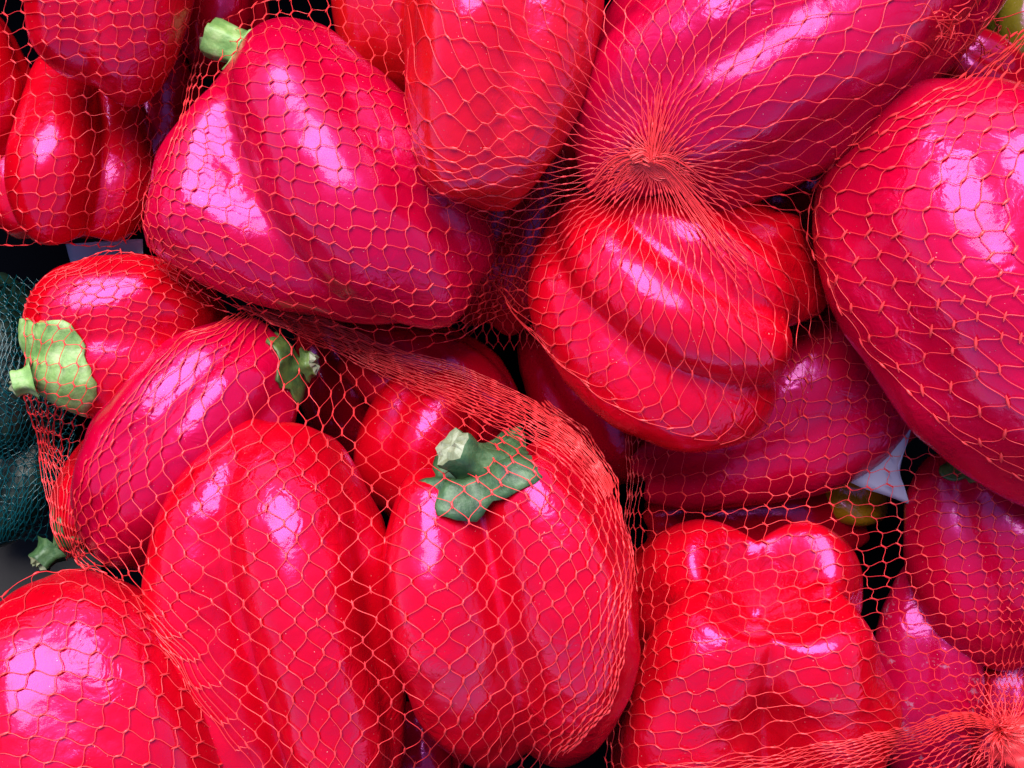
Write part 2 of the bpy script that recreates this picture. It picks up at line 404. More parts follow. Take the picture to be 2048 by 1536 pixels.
# --- lower right bag
pepper('F1', 'red pepper seen from its four-lobed blossom end at lower right',
       [(1462, 1590, -.085, 250), (1468, 1450, -.045, 292), (1492, 1300, -.006, 305), (1532, 1165, .026, 285)],
       [(138, .58, .49, .0), (44, .58, .48, .0), (222, .58, .49, .02), (318, .56, .48, .0)], seed=26, groove=18, tipdip=.16, core=.42, boxy=.80, tipext=.07, tsig=.6, lsig=.34, gv=([0, .4, .75, 1], [.6, .8, 1.05, 1.1]), wob=.07)
pepper('F2', 'wide shaded red pepper lying behind the twisted pepper, top of the lower right bag',
       [(1280, 950, -.055, 85), (1420, 900, -.045, 135), (1600, 810, -.045, 190), (1760, 700, -.05, 180), (1850, 640, -.06, 130)], L4(20), seed=27, mat=M_CRIM, NP=72)
pepper('F3', 'shaded red pepper under the right-hand bag with a dull green cap',
       [(1930, 900, -.035, 110), (1960, 1010, -.03, 170), (2010, 1150, -.03, 190), (2060, 1290, -.04, 130)], L4(35), seed=28, mat=M_CRIM,
       stem=dict(rad=.014, stem=.006, sr=.005, seed=31, mat=M_CALYX_DARK, shift=(-.003, .004, .012), tilt=(-.2, -.2, .9), points=5))
pepper('F4', 'dark purple-red pepper with whitish scuffs beside the four-lobed one',
       [(1880, 1120, -.06, 80), (1860, 1250, -.05, 115), (1850, 1400, -.05, 120), (1850, 1560, -.055, 90)], L4(20), seed=29, mat=M_SCUFF)
pepper('X1', 'shaded red pepper in the gap above the pale stem of the largest pepper',
       [(450, -80, -.075, 70), (440, -10, -.07, 100), (430, 70, -.07, 100), (420, 130, -.08, 70)], L4(20), seed=51, mat=M_SHADED)
pepper('X2', 'shaded red pepper at the bottom edge in the gap between two bright ones',
       [(830, 1400, -.085, 70), (830, 1470, -.08, 95), (830, 1560, -.08, 100), (830, 1640, -.085, 70)], L4(20), seed=52, mat=M_SHADED)
pepper('X3', 'shaded red pepper in the gap above the four-lobed one, mostly hidden',
       [(1290, 1050, -.095, 70), (1420, 1045, -.09, 100), (1600, 1040, -.09, 105), (1720, 1040, -.095, 70)], L4(20), seed=53, mat=M_SHADED)
pepper('X4', 'shaded red pepper deep in the gap by the dark green stem of the centre bag',
       [(640, 640, -.095, 70), (680, 720, -.09, 95), (700, 820, -.09, 95), (700, 900, -.095, 70)], L4(20), seed=54, mat=M_SHADED)
pepper('F5', 'shaded red pepper in the lower right corner behind the gathered net end',
       [(2040, 1250, -.06, 80), (2030, 1380, -.055, 110), (2010, 1500, -.055, 110), (2000, 1600, -.06, 80)], L4(20), seed=30, mat=M_SHADED)

# ------------------------------------------------------------------ floor of the bin
k = N('black_bin_plastic')
k.b.inputs['Base Color'].default_value = (.0015, .0018, .0035, 1); k.b.inputs['Roughness'].default_value = .5; k.b.inputs['Specular IOR Level'].default_value = .0
nb = k.noise(200, 4); bp = k.n('ShaderNodeBump', Strength=.4, Distance=.001); k.l(nb.outputs['Fac'], bp.inputs['Height']); k.l(bp.outputs[0], k.b.inputs['Normal'])
fl = mesh_obj('bin_floor', [(-1, -1, -.13), (1, -1, -.13), (1, 1, -.13), (-1, 1, -.13)], [(0, 1, 2, 3)], k.m, smooth=False)
tag(fl, kind='structure')
def slab(name, x0, y0, z0, x1, y1, z1):
    v = [(x, y, z) for z in (z0, z1) for y in (y0, y1) for x in (x0, x1)]
    o = mesh_obj(name, v, [(0, 2, 3, 1), (4, 5, 7, 6), (0, 1, 5, 4), (2, 6, 7, 3), (0, 4, 6, 2), (1, 3, 7, 5)], k.m, smooth=False)
    return tag(o, kind='structure')
slab('added_bin_wall', -.36, -.30, -.129, -.352, .30, .09); slab('added_bin_wall', .352, -.30, -.129, .36, .30, .09)  # walls out of view, added to block the bright low sky
slab('added_bin_wall', -.351, -.30, -.129, .351, -.292, .09); slab('added_bin_wall', -.351, .292, -.129, .351, .30, .09)

# ------------------------------------------------------------------ other things lying among the bags
def sheet(name, label, cat, pts, mat, n=10, crumple=.0015, seed=1, thick=.0003):
    """a scrap of paper or board: pts = four corners (px, py, z) in order."""
    c = [W(*p) for p in pts]
    vs, fs = [], []
    for i in range(n + 1):
        for j in range(n + 1):
            u, v = i / n, j / n
            p = c[0] * (1 - u) * (1 - v) + c[1] * u * (1 - v) + c[2] * u * v + c[3] * (1 - u) * v
            p = p + Vector((noise.noise(p * 90 + Vector((seed, 0, 0))), noise.noise(p * 90 + Vector((0, seed, 0))), 2.2 * noise.noise(p * 60 + Vector((0, 0, seed))))) * crumple
            vs.append(p)
    for i in range(n):
        for j in range(n):
            a = i * (n + 1) + j; fs.append((a, a + 1, a + n + 2, a + n + 1))
    o = mesh_obj(name, vs, fs, mat)
    so = o.modifiers.new('thickness', 'SOLIDIFY'); so.thickness = thick
    return tag(o, label, cat)
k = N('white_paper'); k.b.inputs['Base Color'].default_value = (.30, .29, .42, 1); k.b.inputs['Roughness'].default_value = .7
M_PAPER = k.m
k = N('grey_board'); r = k.ramp(k.noise(40, 4).outputs['Fac'], [(.3, (.010, .010, .011)), (.7, (.026, .023, .025))]); k.l(r.outputs[0], k.b.inputs['Base Color']); k.b.inputs['Roughness'].default_value = .8
sheet('paper_slip', 'white paper slip between the upper left bag and the pepper with the big cap', 'paper', [(130, 488, -.048), (285, 478, -.045), (285, 560, -.055), (150, 560, -.058)], M_PAPER, crumple=.0006)
sheet('paper_scrap', 'crumpled white paper pointed at the top, under the lower right net', 'paper', [(1836, 808, -.018), (1795, 930, -.020), (1820, 1010, -.026), (1690, 960, -.030)], M_PAPER, seed=4)
sheet('paper_scrap', 'smaller shaded paper scrap above the scuffed dark pepper at right', 'paper', [(1842, 1035, -.028), (1925, 1118, -.030), (1860, 1150, -.036), (1842, 1090, -.034)], M_PAPER, seed=9)
sheet('cardboard_sheet', 'grey sheet of board on the bin floor at the left edge', 'cardboard', [(-120, 1000, -.12), (200, 1010, -.12), (200, 1240, -.12), (-120, 1240, -.12)], k.m, crumple=.001, thick=.002)
M_OLIVE = pepper_mat('olive_pepper_skin', (.10, .085, .006), (.17, .13, .010)); 
v, f_ = pepper_shape([(2060, -60, -.05, 60), (2062, 20, -.045, 85), (2066, 110, -.045, 85), (2070, 190, -.05, 60)], L4(), seed=33)[:2]
GEO['O1'] = (v, f_)
tag(mesh_obj('green_bell_pepper', v, f_, M_OLIVE), 'olive green pepper just showing in the upper right corner', 'bell pepper')
M_YEL = pepper_mat('yellow_pepper_skin', (.35, .16, .006), (.45, .22, .01))
v, f_ = pepper_shape([(1640, 980, -.085, 40), (1680, 990, -.08, 62), (1720, 1000, -.08, 62), (1760, 1010, -.085, 40)], L4(), seed=34, NP=48, NT=40)[:2]
tag(mesh_obj('yellow_bell_pepper', v, f_, M_YEL), 'yellow pepper deep in the shade below the crumpled paper', 'bell pepper')
k = N('dark_green_skin'); r = k.ramp(k.noise(60, 4).outputs['Fac'], [(.3, (.004, .012, .008)), (.7, (.012, .03, .018))]); k.l(r.outputs[0], k.b.inputs['Base Color']); k.b.inputs['Roughness'].default_value = .4
for q, (key, sp_, lab) in enumerate([('T1', [(-40, 560, -.085, 70), (10, 680, -.08, 105), (30, 820, -.08, 110), (20, 900, -.085, 80)], 'dark green vegetable in the teal net, the upper of two'),
                        ('T2', [(60, 820, -.095, 60), (40, 920, -.088, 85), (0, 1010, -.088, 85), (-50, 1060, -.095, 60)], 'dark green vegetable in the teal net, the lower of two')]):
    v, f_ = pepper_shape(sp_, L3(q * 40), seed=40 + q, NP=48, NT=40, groove=8)[:2]
    GEO[key] = (v, f_)
    tag(mesh_obj('green_vegetable', v, f_, k.m), lab, 'vegetable', 'dark vegetables in the teal net')

# ------------------------------------------------------------------ nets: taut membrane over the peppers of each bag, then threads laid on it
GS, GX0, GY0, GX1, GY1 = 7, -180, -160, 2230, 1700
GW, GH = (GX1 - GX0) // GS + 1, (GY1 - GY0) // GS + 1

def membrane(keys, low=-.07, iters=260, box=None):
    vs, fs, off = [], [], 0
    for kx in keys:
        v, f = GEO[kx]
        vs += [tuple(p) for p in v]; fs += [tuple(i + off for i in q) for q in f]; off += len(v)
        if kx in CAP:
            v, f = CAP[kx]; vs += v; fs += [tuple(i + off for i in q) for q in f]; off += len(v)
    bvh = BVHTree.FromPolygons(vs, fs)
    h = np.full((GH, GW), low)
    org = Vector((0, 0, HC))
    x0, y0, x1, y1 = box or (GX0, GY0, GX1, GY1)
    for j in range(GH):
        py = GY0 + j * GS
        if not y0 <= py <= y1: continue
        for i in range(GW):
            px = GX0 + i * GS
            if not x0 <= px <= x1: continue
            hit = bvh.ray_cast(org, W(px, py, 0) - org)
            if hit[0] is not None: h[j, i] = max(low, hit[0].z)
    z = h.copy()
    for _ in range(iters):
        p = np.pad(z, 1, mode='edge')
        z = np.maximum(h, .25 * (p[:-2, 1:-1] + p[2:, 1:-1] + p[1:-1, :-2] + p[1:-1, 2:]))
    return z

def sample(field, px, py):
    x = np.clip((px - GX0) / GS, 0, GW - 1.001); y = np.clip((py - GY0) / GS, 0, GH - 1.001)
    i = x.astype(int); j = y.astype(int); u = x - i; v = y - j
    return (field[j, i] * (1 - u) * (1 - v) + field[j, i + 1] * u * (1 - v) + field[j + 1, i] * (1 - u) * v + field[j + 1, i + 1] * u * v)

def to_world(px, py, z):
    s = MPP * (HC - z) / HC
    return np.stack([(px - 1024) * s, (768 - py) * s, z], -1)

TUBES = []          # collected (verts, faces) chunks of the bag being built
def tubes(P, rad, sides=4):
    """P (n, m, 3) paths -> tubes with tapered thickness rad (n, m) or scalar."""
    n, m, _ = P.shape
    if n == 0: return
    T = np.empty_like(P); T[:, 1:-1] = P[:, 2:] - P[:, :-2]; T[:, 0] = P[:, 1] - P[:, 0]; T[:, -1] = P[:, -1] - P[:, -2]
    T = unit(T)
    B = unit(np.cross(T, np.array([.13, .21, .97]))); Nn = np.cross(B, T)
    r = np.broadcast_to(np.asarray(rad, float), (n, m))[..., None]
    ring = [P + r * (math.cos(2 * math.pi * k / sides) * B + math.sin(2 * math.pi * k / sides) * Nn) for k in range(sides)]
    V = np.stack(ring, 2).reshape(-1, 3)
    base = (np.arange(n)[:, None, None] * m + np.arange(m - 1)[None, :, None]) * sides + np.arange(sides)[None, None, :]
    nxt = base - np.arange(sides) + (np.arange(sides) + 1) % sides
    F = np.stack([base, nxt, nxt + sides, base + sides], -1).reshape(-1, 4)
    TUBES.append((V, F))

def flush(name, mat, parent=None):
    vs, fs, off = [], [], 0
    for v, f in TUBES:
        vs.append(v); fs.append(f + off); off += len(v)
    TUBES.clear()
    V = np.concatenate(vs); F = np.concatenate(fs)
    me = bpy.data.meshes.new(name)
    me.vertices.add(len(V)); me.vertices.foreach_set('co', V.astype(np.float32).ravel())
    me.loops.add(F.size); me.loops.foreach_set('vertex_index', F.astype(np.int32).ravel())
    me.polygons.add(len(F)); me.polygons.foreach_set('loop_start', np.arange(0, F.size, 4, dtype=np.int32))
    me.polygons.foreach_set('use_smooth', np.ones(len(F), bool))
    me.materials.append(mat); me.update(calc_edges=True)
    o = bpy.data.objects.new(name, me); COL.objects.link(o)
    if parent: o.parent = parent
    return o

def net(field, rows, lines, mode='diamond', sig=-1, rad=.00013, gap=.0008, seed=1, jit=5.5, knot=1.0, loop=False, rowsub=1, curve=.62, drop=0.0, keep=None, crop=(-90, -90, 2140, 1630)):
    """lines: [(column, [(px, py) per row station])]; the threads are laid on the membrane."""
    rng = np.random.default_rng(seed)
    cs = np.array([l[0] for l in lines], float)
    K = 10
    r0, r1 = rows[0], rows[-1]
    rr = np.linspace(r0, r1, int((r1 - r0) * K) + 1)
    A = np.array([cr(rows, np.array(l[1], float), rr) for l in lines])          # (L, R, 2)
    cc = np.linspace(cs[0], cs[-1], int((cs[-1] - cs[0]) * K) + 1)
    Tb = cr(cs, A.reshape(len(lines), -1), cc).reshape(len(cc), len(rr), 2)
    def M(c, r):
        x = np.clip((c - cs[0]) * K, 0, len(cc) - 1.001); y = np.clip((r - r0) * K, 0, len(rr) - 1.001)
        i = x.astype(int); j = y.astype(int); u = (x - i)[..., None]; v = (y - j)[..., None]
        p = Tb[i, j] * (1 - u) * (1 - v) + Tb[i + 1, j] * u * (1 - v) + Tb[i, j + 1] * (1 - u) * v + Tb[i + 1, j + 1] * u * v
        w = seed * 1.3
        a = np.sin(p[..., 0] / 61 + w) * np.cos(p[..., 1] / 47 - w) + .6 * np.sin(p[..., 0] / 23 + p[..., 1] / 29 + w)
        b = np.cos(p[..., 0] / 53 - w) * np.sin(p[..., 1] / 57 + w) + .6 * np.cos(p[..., 0] / 27 - p[..., 1] / 21 + w)
        fade = np.clip((r - r0) / 3, 0, 1) if loop else 1.0
        return p + np.stack([a * fade, b * fade], -1) * jit
    S, E, D = [], [], []
    if mode == 'diamond':
        for r in range(math.ceil(r0), math.floor(r1)):
            o = .5 if r % 2 else 0.
            for c in np.arange(math.ceil(cs[0]) + o, cs[-1] + .01, 1.0):
                for sg in (-.5, .5):
                    c2 = c + sg
                    if c2 < cs[0] or c2 > cs[-1]:
                        if not loop: continue
                        if c2 > cs[-1]: continue
                    if loop and c >= cs[-1] - .01: continue
                    if loop and c2 < cs[0]:
                        S.append((c + cs[-1] - cs[0], r)); E.append((c2 + cs[-1] - cs[0], r + 1)); D.append((0, 1)); continue
                    S.append((c, r)); E.append((c2, r + 1)); D.append((0, 1))
    else:
        for i in range(math.ceil(cs[0]), math.floor(cs[-1]) + 1):
            for j in range(math.ceil(r0), math.floor(r1) + 1):
                if i + 1 <= cs[-1]: S.append((i, j)); E.append((i + 1, j)); D.append((.72, .72 * sig))
                if j + 1 <= r1: S.append((i, j)); E.append((i, j + 1)); D.append((.72 * sig, .72))
    S = np.array(S, float); E = np.array(E, float)
    def shake(X):                               # each knot sits a little off the regular mesh
        cm = X[:, 0] % (cs[-1] - cs[0]) if loop else X[:, 0]
        h1 = np.sin(cm * 127.1 + X[:, 1] * 311.7 + seed) * 43758.5; h2 = np.sin(cm * 269.5 + X[:, 1] * 183.3 + seed) * 24634.6
        am = np.where((X[:, 1] > r0) | (not loop), 1, 0) * .10
        return X + np.stack([(h1 - np.floor(h1) - .5) * 2 * am, (h2 - np.floor(h2) - .5) * 2 * am], -1)
    S, E = shake(S), shake(E); D = np.array(D, float) * curve * 1.9
    kj = {}
    t = np.linspace(0, 1, 8)[None, :, None]
    Q = ((2*t**3 - 3*t**2 + 1) * S[:, None] + (t**3 - 2*t**2 + t) * D[:, None] + (-2*t**3 + 3*t**2) * E[:, None] + (t**3 - t**2) * D[:, None])
    P = M(Q[..., 0], Q[..., 1])
    # each edge's own small bow
    ed = P[:, -1] - P[:, 0]; nrm = np.stack([-ed[:, 1], ed[:, 0]], -1)
    P = P + nrm[:, None] * (np.sin(np.pi * t) * rng.normal(0, .03, (len(P), 1, 1)))
    mid = P[:, 4]
    ok = (mid[:, 0] > crop[0]) & (mid[:, 0] < crop[2]) & (mid[:, 1] > crop[1]) & (mid[:, 1] < crop[3])
    if keep is not None: ok &= keep(mid[:, 0], mid[:, 1])
    if drop: ok &= rng.random(len(P)) > drop
    P = P[ok]; S, D = S[ok], D[ok]
    z = sample(field, P[..., 0], P[..., 1]) + gap
    tubes(to_world(P[..., 0], P[..., 1], z), rad * rng.uniform(.85, 1.15, (len(P), 1)))
    # knots: short fat spindles along the strand
    if knot:
        ks, idx = np.unique(S, axis=0, return_index=True)
        d = D[idx] / np.linalg.norm(D[idx], axis=1, keepdims=True)
        tt = np.linspace(-1, 1, 7)[None, :, None]
        p0 = M(ks[:, 0], ks[:, 1])
        e = M(ks[:, 0] + d[:, 0] * .15, ks[:, 1] + d[:, 1] * .15) - M(ks[:, 0] - d[:, 0] * .15, ks[:, 1] - d[:, 1] * .15)
        e = e / np.maximum(np.linalg.norm(e, axis=1, keepdims=True), 1e-6)
        ln = 8.0 * knot * rng.uniform(.75, 1.25, (len(ks), 1, 1))
        kp = p0[:, None] + e[:, None] * tt * ln
        z = sample(field, kp[..., 0], kp[..., 1]) + gap * 1.1
        prof = np.array([.35, .8, 1.12, 1.25, 1.12, .8, .35])[None]
        tubes(to_world(kp[..., 0], kp[..., 1], z), rad * 2.25 * knot * prof * rng.uniform(.8, 1.2, (len(ks), 1)), 5)

def bag(label, group='red net bags'):
    o = bpy.data.objects.new('net_bag', None); COL.objects.link(o)
    o.empty_display_size = .01
    return tag(o, label, 'net bag', group)

# upper left bag
fA = membrane(['A1', 'A2', 'A3', 'A4'], -.06, box=(-180, -160, 520, 560))
b = bag('red net bag at the upper left corner with small square mesh')
net(fA, [-1, 4, 8, 12, 14], [
    (0, [(-70, -30), (-55, 130), (-45, 280), (-35, 420), (-15, 485)]),
    (3, [(40, -30), (60, 120), (70, 270), (75, 425), (80, 488)]),
    (6, [(140, -30), (165, 120), (180, 265), (180, 425), (170, 498)]),
    (9, [(250, -30), (270, 115), (280, 250), (270, 400), (250, 480)]),
    (12, [(345, -30), (345, 110), (345, 235), (330, 350), (290, 440)]),
    (14, [(400, -30), (392, 100), (380, 230), (350, 340), (300, 430)])], 'square', 1, seed=2)
flush('netting', M_NET, b)

# bag of the largest pepper
fB = membrane(['B1', 'B2'], -.05, box=(200, -160, 1150, 780))
b = bag('red net bag stretched over the largest pepper, left of centre')
net(fB, [-2, 3, 8, 12, 15, 19], [
    (-4, [(405, 40), (375, 185), (335, 310), (284, 420), (296, 500), (352, 580)]),
    (-2.5, [(420, 38), (385, 182), (350, 310), (302, 422), (318, 506), (376, 598)]),
    (-1, [(440, 35), (405, 178), (375, 310), (335, 425), (355, 515), (412, 616)]),
    (1, [(475, 25), (462, 168), (440, 312), (410, 435), (430, 532), (485, 640)]),
    (4, [(560, 0), (572, 158), (560, 322), (540, 465), (545, 572), (592, 676)]),
    (8, [(680, -20), (712, 150), (715, 332), (700, 492), (702, 605), (718, 706)]),
    (12, [(800, -30), (842, 142), (860, 332), (860, 502), (862, 602), (858, 696)]),
    (16, [(900, -30), (955, 152), (1000, 342), (1012, 512), (1005, 582), (995, 640)]),
    (17.5, [(940, -30), (990, 152), (1040, 342), (1052, 512), (1045, 572), (1035, 622)])], 'square', -1, seed=3)
flush('netting', M_NET, b)

# right-hand bag
fD = membrane(['D1', 'D2'], -.03, box=(1500, -60, 2230, 1100))
b = bag('red net bag with wide six-sided mesh over the big glossy pepper at right')
net(fD, [-5, -2, 2, 5, 8, 11, 14, 17], [
    (0, [(2010, 70), (1880, 178), (1700, 292), (1616, 420), (1650, 562), (1770, 732), (1930, 884), (2080, 985)]),
    (1, [(2025, 70), (1898, 178), (1722, 296), (1632, 420), (1672, 564), (1795, 728), (1955, 880), (2105, 980)]),
    (2.3, [(2055, 60), (1930, 168), (1785, 290), (1695, 425), (1745, 565), (1865, 712), (2030, 862), (2180, 960)]),
    (5, [(2110, 30), (2000, 132), (1930, 270), (1850, 422), (1892, 562), (2002, 682), (2150, 812), (2300, 910)]),
    (8.5, [(2200, -10), (2100, 90), (2085, 240), (2040, 400), (2080, 540), (2170, 640), (2300, 760), (2450, 860)])], 'square', -1, seed=4, rad=.00015, knot=1.4)
flush('netting', M_NET, b)

# left bag, its side hanging loose
fH = membrane(['H1', 'H2'], -.05, box=(-60, 420, 560, 1250), iters=160)
b = bag('red net bag at the left edge, its side hanging in dense loose folds')
net(fH, [0, 3, 7, 10, 14, 17, 21], [
    (0.00, [(150, 522), (70, 572), (47, 642), (52, 742), (62, 850), (85, 960), (125, 1105)]),
    (1.98, [(190, 510), (108, 572), (84, 652), (80, 755), (78, 855), (96, 965), (130, 1108)]),
    (3.96, [(240, 505), (170, 562), (140, 652), (118, 765), (102, 865), (112, 972), (140, 1112)]),
    (6.60, [(310, 512), (260, 572), (230, 662), (190, 782), (150, 882), (138, 982), (148, 1116)]),
    (9.24, [(380, 547), (340, 602), (310, 692), (250, 802), (190, 902), (160, 1002), (158, 1120)]),
    (11.88, [(440, 592), (410, 642), (380, 722), (300, 832), (215, 912), (185, 1012), (166, 1125)])], 'square', 1, rad=.00015, seed=5, knot=.85, jit=6)
net(fH, [0, 3, 7, 10], [
    (0.00, [(58, 760), (66, 860), (92, 970), (130, 1120)]),
    (2.64, [(90, 750), (90, 860), (112, 970), (140, 1122)]),
    (5.28, [(125, 770), (125, 870), (130, 980), (150, 1124)])], 'square', -1, rad=.00015, seed=15, knot=.9, jit=8, gap=-.012)
flush('netting', M_NET, b)

# lower right bag
fF = membrane(['F1', 'F2', 'F3', 'F4', 'F5'], -.05, box=(1150, 560, 2230, 1700))
b = bag('red net bag at the lower right, drawn together at its gathered end')
FL = [
    (-5, [(1325, 640), (1262, 800), (1254, 950), (1250, 1100), (1255, 1240), (1236, 1370), (1222, 1460), (1215, 1545), (1330, 1660)]),
    (-3, [(1335, 640), (1275, 800), (1266, 950), (1260, 1100), (1266, 1240), (1250, 1370), (1242, 1460), (1255, 1560), (1420, 1640)]),
    (-1, [(1352, 640), (1300, 800), (1288, 950), (1282, 1100), (1288, 1240), (1285, 1370), (1300, 1462), (1370, 1560), (1570, 1600)]),
    (1, [(1390, 640), (1345, 800), (1335, 950), (1330, 1100), (1340, 1238), (1360, 1352), (1410, 1450), (1520, 1530), (1700, 1555)]),
    (4, [(1480, 640), (1455, 800), (1450, 950), (1455, 1090), (1470, 1212), (1520, 1322), (1590, 1412), (1710, 1475), (1850, 1508)]),
    (7, [(1590, 640), (1575, 800), (1572, 950), (1580, 1080), (1610, 1200), (1670, 1302), (1740, 1387), (1830, 1444), (1930, 1480)]),
    (10, [(1700, 640), (1695, 800), (1700, 945), (1710, 1065), (1740, 1180), (1790, 1282), (1850, 1362), (1915, 1424), (1970, 1466)]),
    (13, [(1800, 650), (1805, 800), (1825, 945), (1840, 1060), (1865, 1170), (1900, 1270), (1935, 1352), (1965, 1414), (1990, 1460)]),
    (16, [(1900, 660), (1925, 800), (1945, 945), (1960, 1060), (1972, 1170), (1982, 1270), (1991, 1352), (1998, 1408), (2005, 1456)]),
    (19, [(2000, 670), (2042, 800), (2055, 945), (2056, 1060), (2050, 1170), (2038, 1270), (2026, 1352), (2020, 1408), (2016, 1456)]),
    (22, [(2110, 670), (2160, 800), (2170, 945), (2160, 1060), (2130, 1170), (2095, 1270), (2062, 1352), (2040, 1408), (2026, 1458)])]
net(fF, [-8, -4, 0, 4, 8, 12, 15, 18, 22], FL, 'square', 1, seed=6)
# gathered band running into the knot
net(fF, [0, 3, 7, 12, 17, 20], [
    (0, [(1300, 1530), (1450, 1520), (1620, 1490), (1800, 1455), (1930, 1425), (1985, 1440)]),
    (3, [(1330, 1560), (1480, 1545), (1640, 1505), (1810, 1466), (1935, 1432), (1990, 1446)]),
    (6, [(1380, 1600), (1520, 1575), (1670, 1525), (1820, 1482), (1940, 1444), (1994, 1452)]),
    (9, [(1450, 1640), (1580, 1605), (1710, 1550), (1840, 1500), (1945, 1458), (1998, 1460)])], 'diamond', seed=16, gap=.004, jit=3)
net(fF, [0, 3, 6, 9, 12], [
    (0, [(1990, 1440), (1900, 1490), (1840, 1530), (1790, 1570), (1740, 1620)]),
    (3, [(1995, 1460), (1920, 1510), (1870, 1550), (1830, 1590), (1790, 1640)]),
    (7, [(2000, 1480), (1960, 1525), (1920, 1570), (1890, 1610), (1850, 1660)]),
    (11, [(2010, 1500), (2000, 1540), (1985, 1590), (1970, 1630), (1950, 1680)])], 'diamond', seed=17, gap=.005, jit=9)
flush('netting', M_NET, b)
def knot_blob(parent, px, py, z, rx, ry, rz, name, seed, pleats=11):
    vs, fs = [], []; NA, NB = 44, 20
    c = W(px, py, z)
    for i in range(NB + 1):
        t = math.pi * i / NB
        for j in range(NA):
            a = 2 * math.pi * j / NA
            p = Vector((math.sin(t) * math.cos(a), math.sin(t) * math.sin(a), math.cos(t)))
            w = 1 + .05 * math.sin(a * pleats + 2.5 * t + seed) * math.sin(t) + .16 * noise.noise(p * 1.8 + Vector((seed, 0, 0)))
            vs.append(c + Vector((p.x * rx, p.y * ry, p.z * rz)) * w)
    for i in range(NB):
        for j in range(NA): fs.append((i * NA + j, (i + 1) * NA + j, (i + 1) * NA + (j + 1) % NA, i * NA + (j + 1) % NA))
    return mesh_obj(name, vs, fs, M_NET, parent)
paths = []
rng = np.random.default_rng(8)
for i in range(90):
    a = rng.uniform(-2.2, 2.4); ln = rng.uniform(30, 110); t = np.linspace(0, 1, 12)
    px = 1998 + ln * t * math.cos(a) + 6 * np.sin(t * 5 + i); py = 1462 + ln * t * math.sin(a) + 6 * np.cos(t * 4 + i)
    paths.append(to_world(px, py, .004 + .012 * np.sin(np.clip(t * 1.5, 0, 1) * math.pi * .75) * rng.uniform(.6, 1.1)))
tubes(np.array(paths), .00019)
flush('gathered_end', M_NET, b)
knot_blob(b, 2058, 1490, -.002, .0165, .0125, .009, 'tied_bunch', 3, 9)

# centre bag
fE = membrane(['E1', 'E2', 'E3', 'E4', 'E5'], -.045, box=(60, 540, 1400, 1700))
b = bag('red net bag in the centre with its top folded into a dense slanting ridge')
EL = [
    (0, [(450, 632), (330, 702), (225, 842), (162, 952), (146, 1050), (150, 1120), (210, 1180)]),
    (2, [(470, 626), (350, 704), (245, 848), (182, 965), (164, 1065), (175, 1140), (240, 1200)]),
    (4.5, [(495, 622), (400, 712), (310, 855), (245, 990), (232, 1100), (270, 1210), (330, 1320)]),
    (8, [(535, 622), (490, 735), (430, 880), (372, 1010), (375, 1150), (430, 1340), (520, 1560)]),
    (11, [(590, 636), (600, 760), (580, 880), (545, 1010), (550, 1160), (580, 1350), (620, 1570)]),
    (14.5, [(690, 680), (715, 780), (715, 890), (712, 1010), (716, 1160), (730, 1350), (742, 1570)]),
    (17.5, [(800, 735), (830, 812), (860, 900), (885, 1010), (900, 1150), (885, 1350), (862, 1570)]),
    (21, [(930, 780), (975, 845), (1020, 922), (1062, 1020), (1064, 1150), (1024, 1350), (962, 1560)]),
    (25, [(1040, 810), (1095, 862), (1150, 935), (1190, 1040), (1192, 1180), (1148, 1370), (1070, 1540)]),
    (29, [(1090, 812), (1160, 872), (1215, 955), (1246, 1060), (1244, 1200), (1214, 1385), (1130, 1518)]),
    (32, [(1105, 806), (1180, 870), (1236, 965), (1262, 1080), (1262, 1220), (1236, 1390), (1150, 1500)])]
EL = [(c * .87, p) for c, p in EL]
net(fE, [0, 3.5, 7, 11, 15.4, 21.4, 28], EL, 'diamond', seed=7, rad=.000155)
net(fE, [0, 3, 6, 9, 12, 14.5, 16.5], [
    (0.00, [(470, 610), (620, 628), (780, 688), (940, 742), (1070, 800), (1180, 895), (1240, 1000)]),
    (6.40, [(500, 620), (640, 655), (790, 718), (945, 772), (1070, 830), (1175, 912), (1235, 1010)]),
    (12.80, [(530, 632), (660, 684), (800, 750), (945, 808), (1060, 862), (1160, 930), (1226, 1020)]),
    (16.00, [(545, 645), (668, 704), (800, 768), (935, 828), (1045, 880), (1145, 945), (1215, 1032)])], 'diamond', seed=8, gap=.0042, rad=.00013, jit=3)
flush('netting', M_NET, b)

# bottom left bag
fG = membrane(['G1'], -.02, box=(-180, 1060, 640, 1700))
b = bag('red net bag over the pepper in the bottom left corner')
net(fG, [-1, 1.6, 4.3, 7.8, 11.3], [
    (-0.87, [(-80, 1230), (-120, 1330), (-170, 1440), (-260, 1580), (-340, 1710)]),
    (1.74, [(55, 1158), (20, 1255), (-20, 1372), (-90, 1522), (-150, 1662)]),
    (3.48, [(145, 1136), (128, 1232), (80, 1352), (20, 1502), (-30, 1642)]),
    (5.66, [(225, 1156), (232, 1242), (200, 1372), (140, 1522), (90, 1662)]),
    (7.83, [(295, 1212), (325, 1292), (310, 1402), (270, 1552), (220, 1692)]),
    (10.01, [(350, 1270), (395, 1362), (402, 1452), (380, 1582), (340, 1722)]),
    (12.18, [(388, 1315), (447, 1420), (480, 1492), (482, 1602), (450, 1742)]),
    (13.92, [(410, 1345), (480, 1450), (530, 1530), (545, 1625), (520, 1752)])], 'square', -1, seed=9, rad=.00015, knot=1.1)
flush('netting', M_NET, b)

# bag with the central knot
fC = membrane(['C1', 'C2', 'C3', 'C4', 'C5'], -.035, box=(700, -160, 2100, 1000))
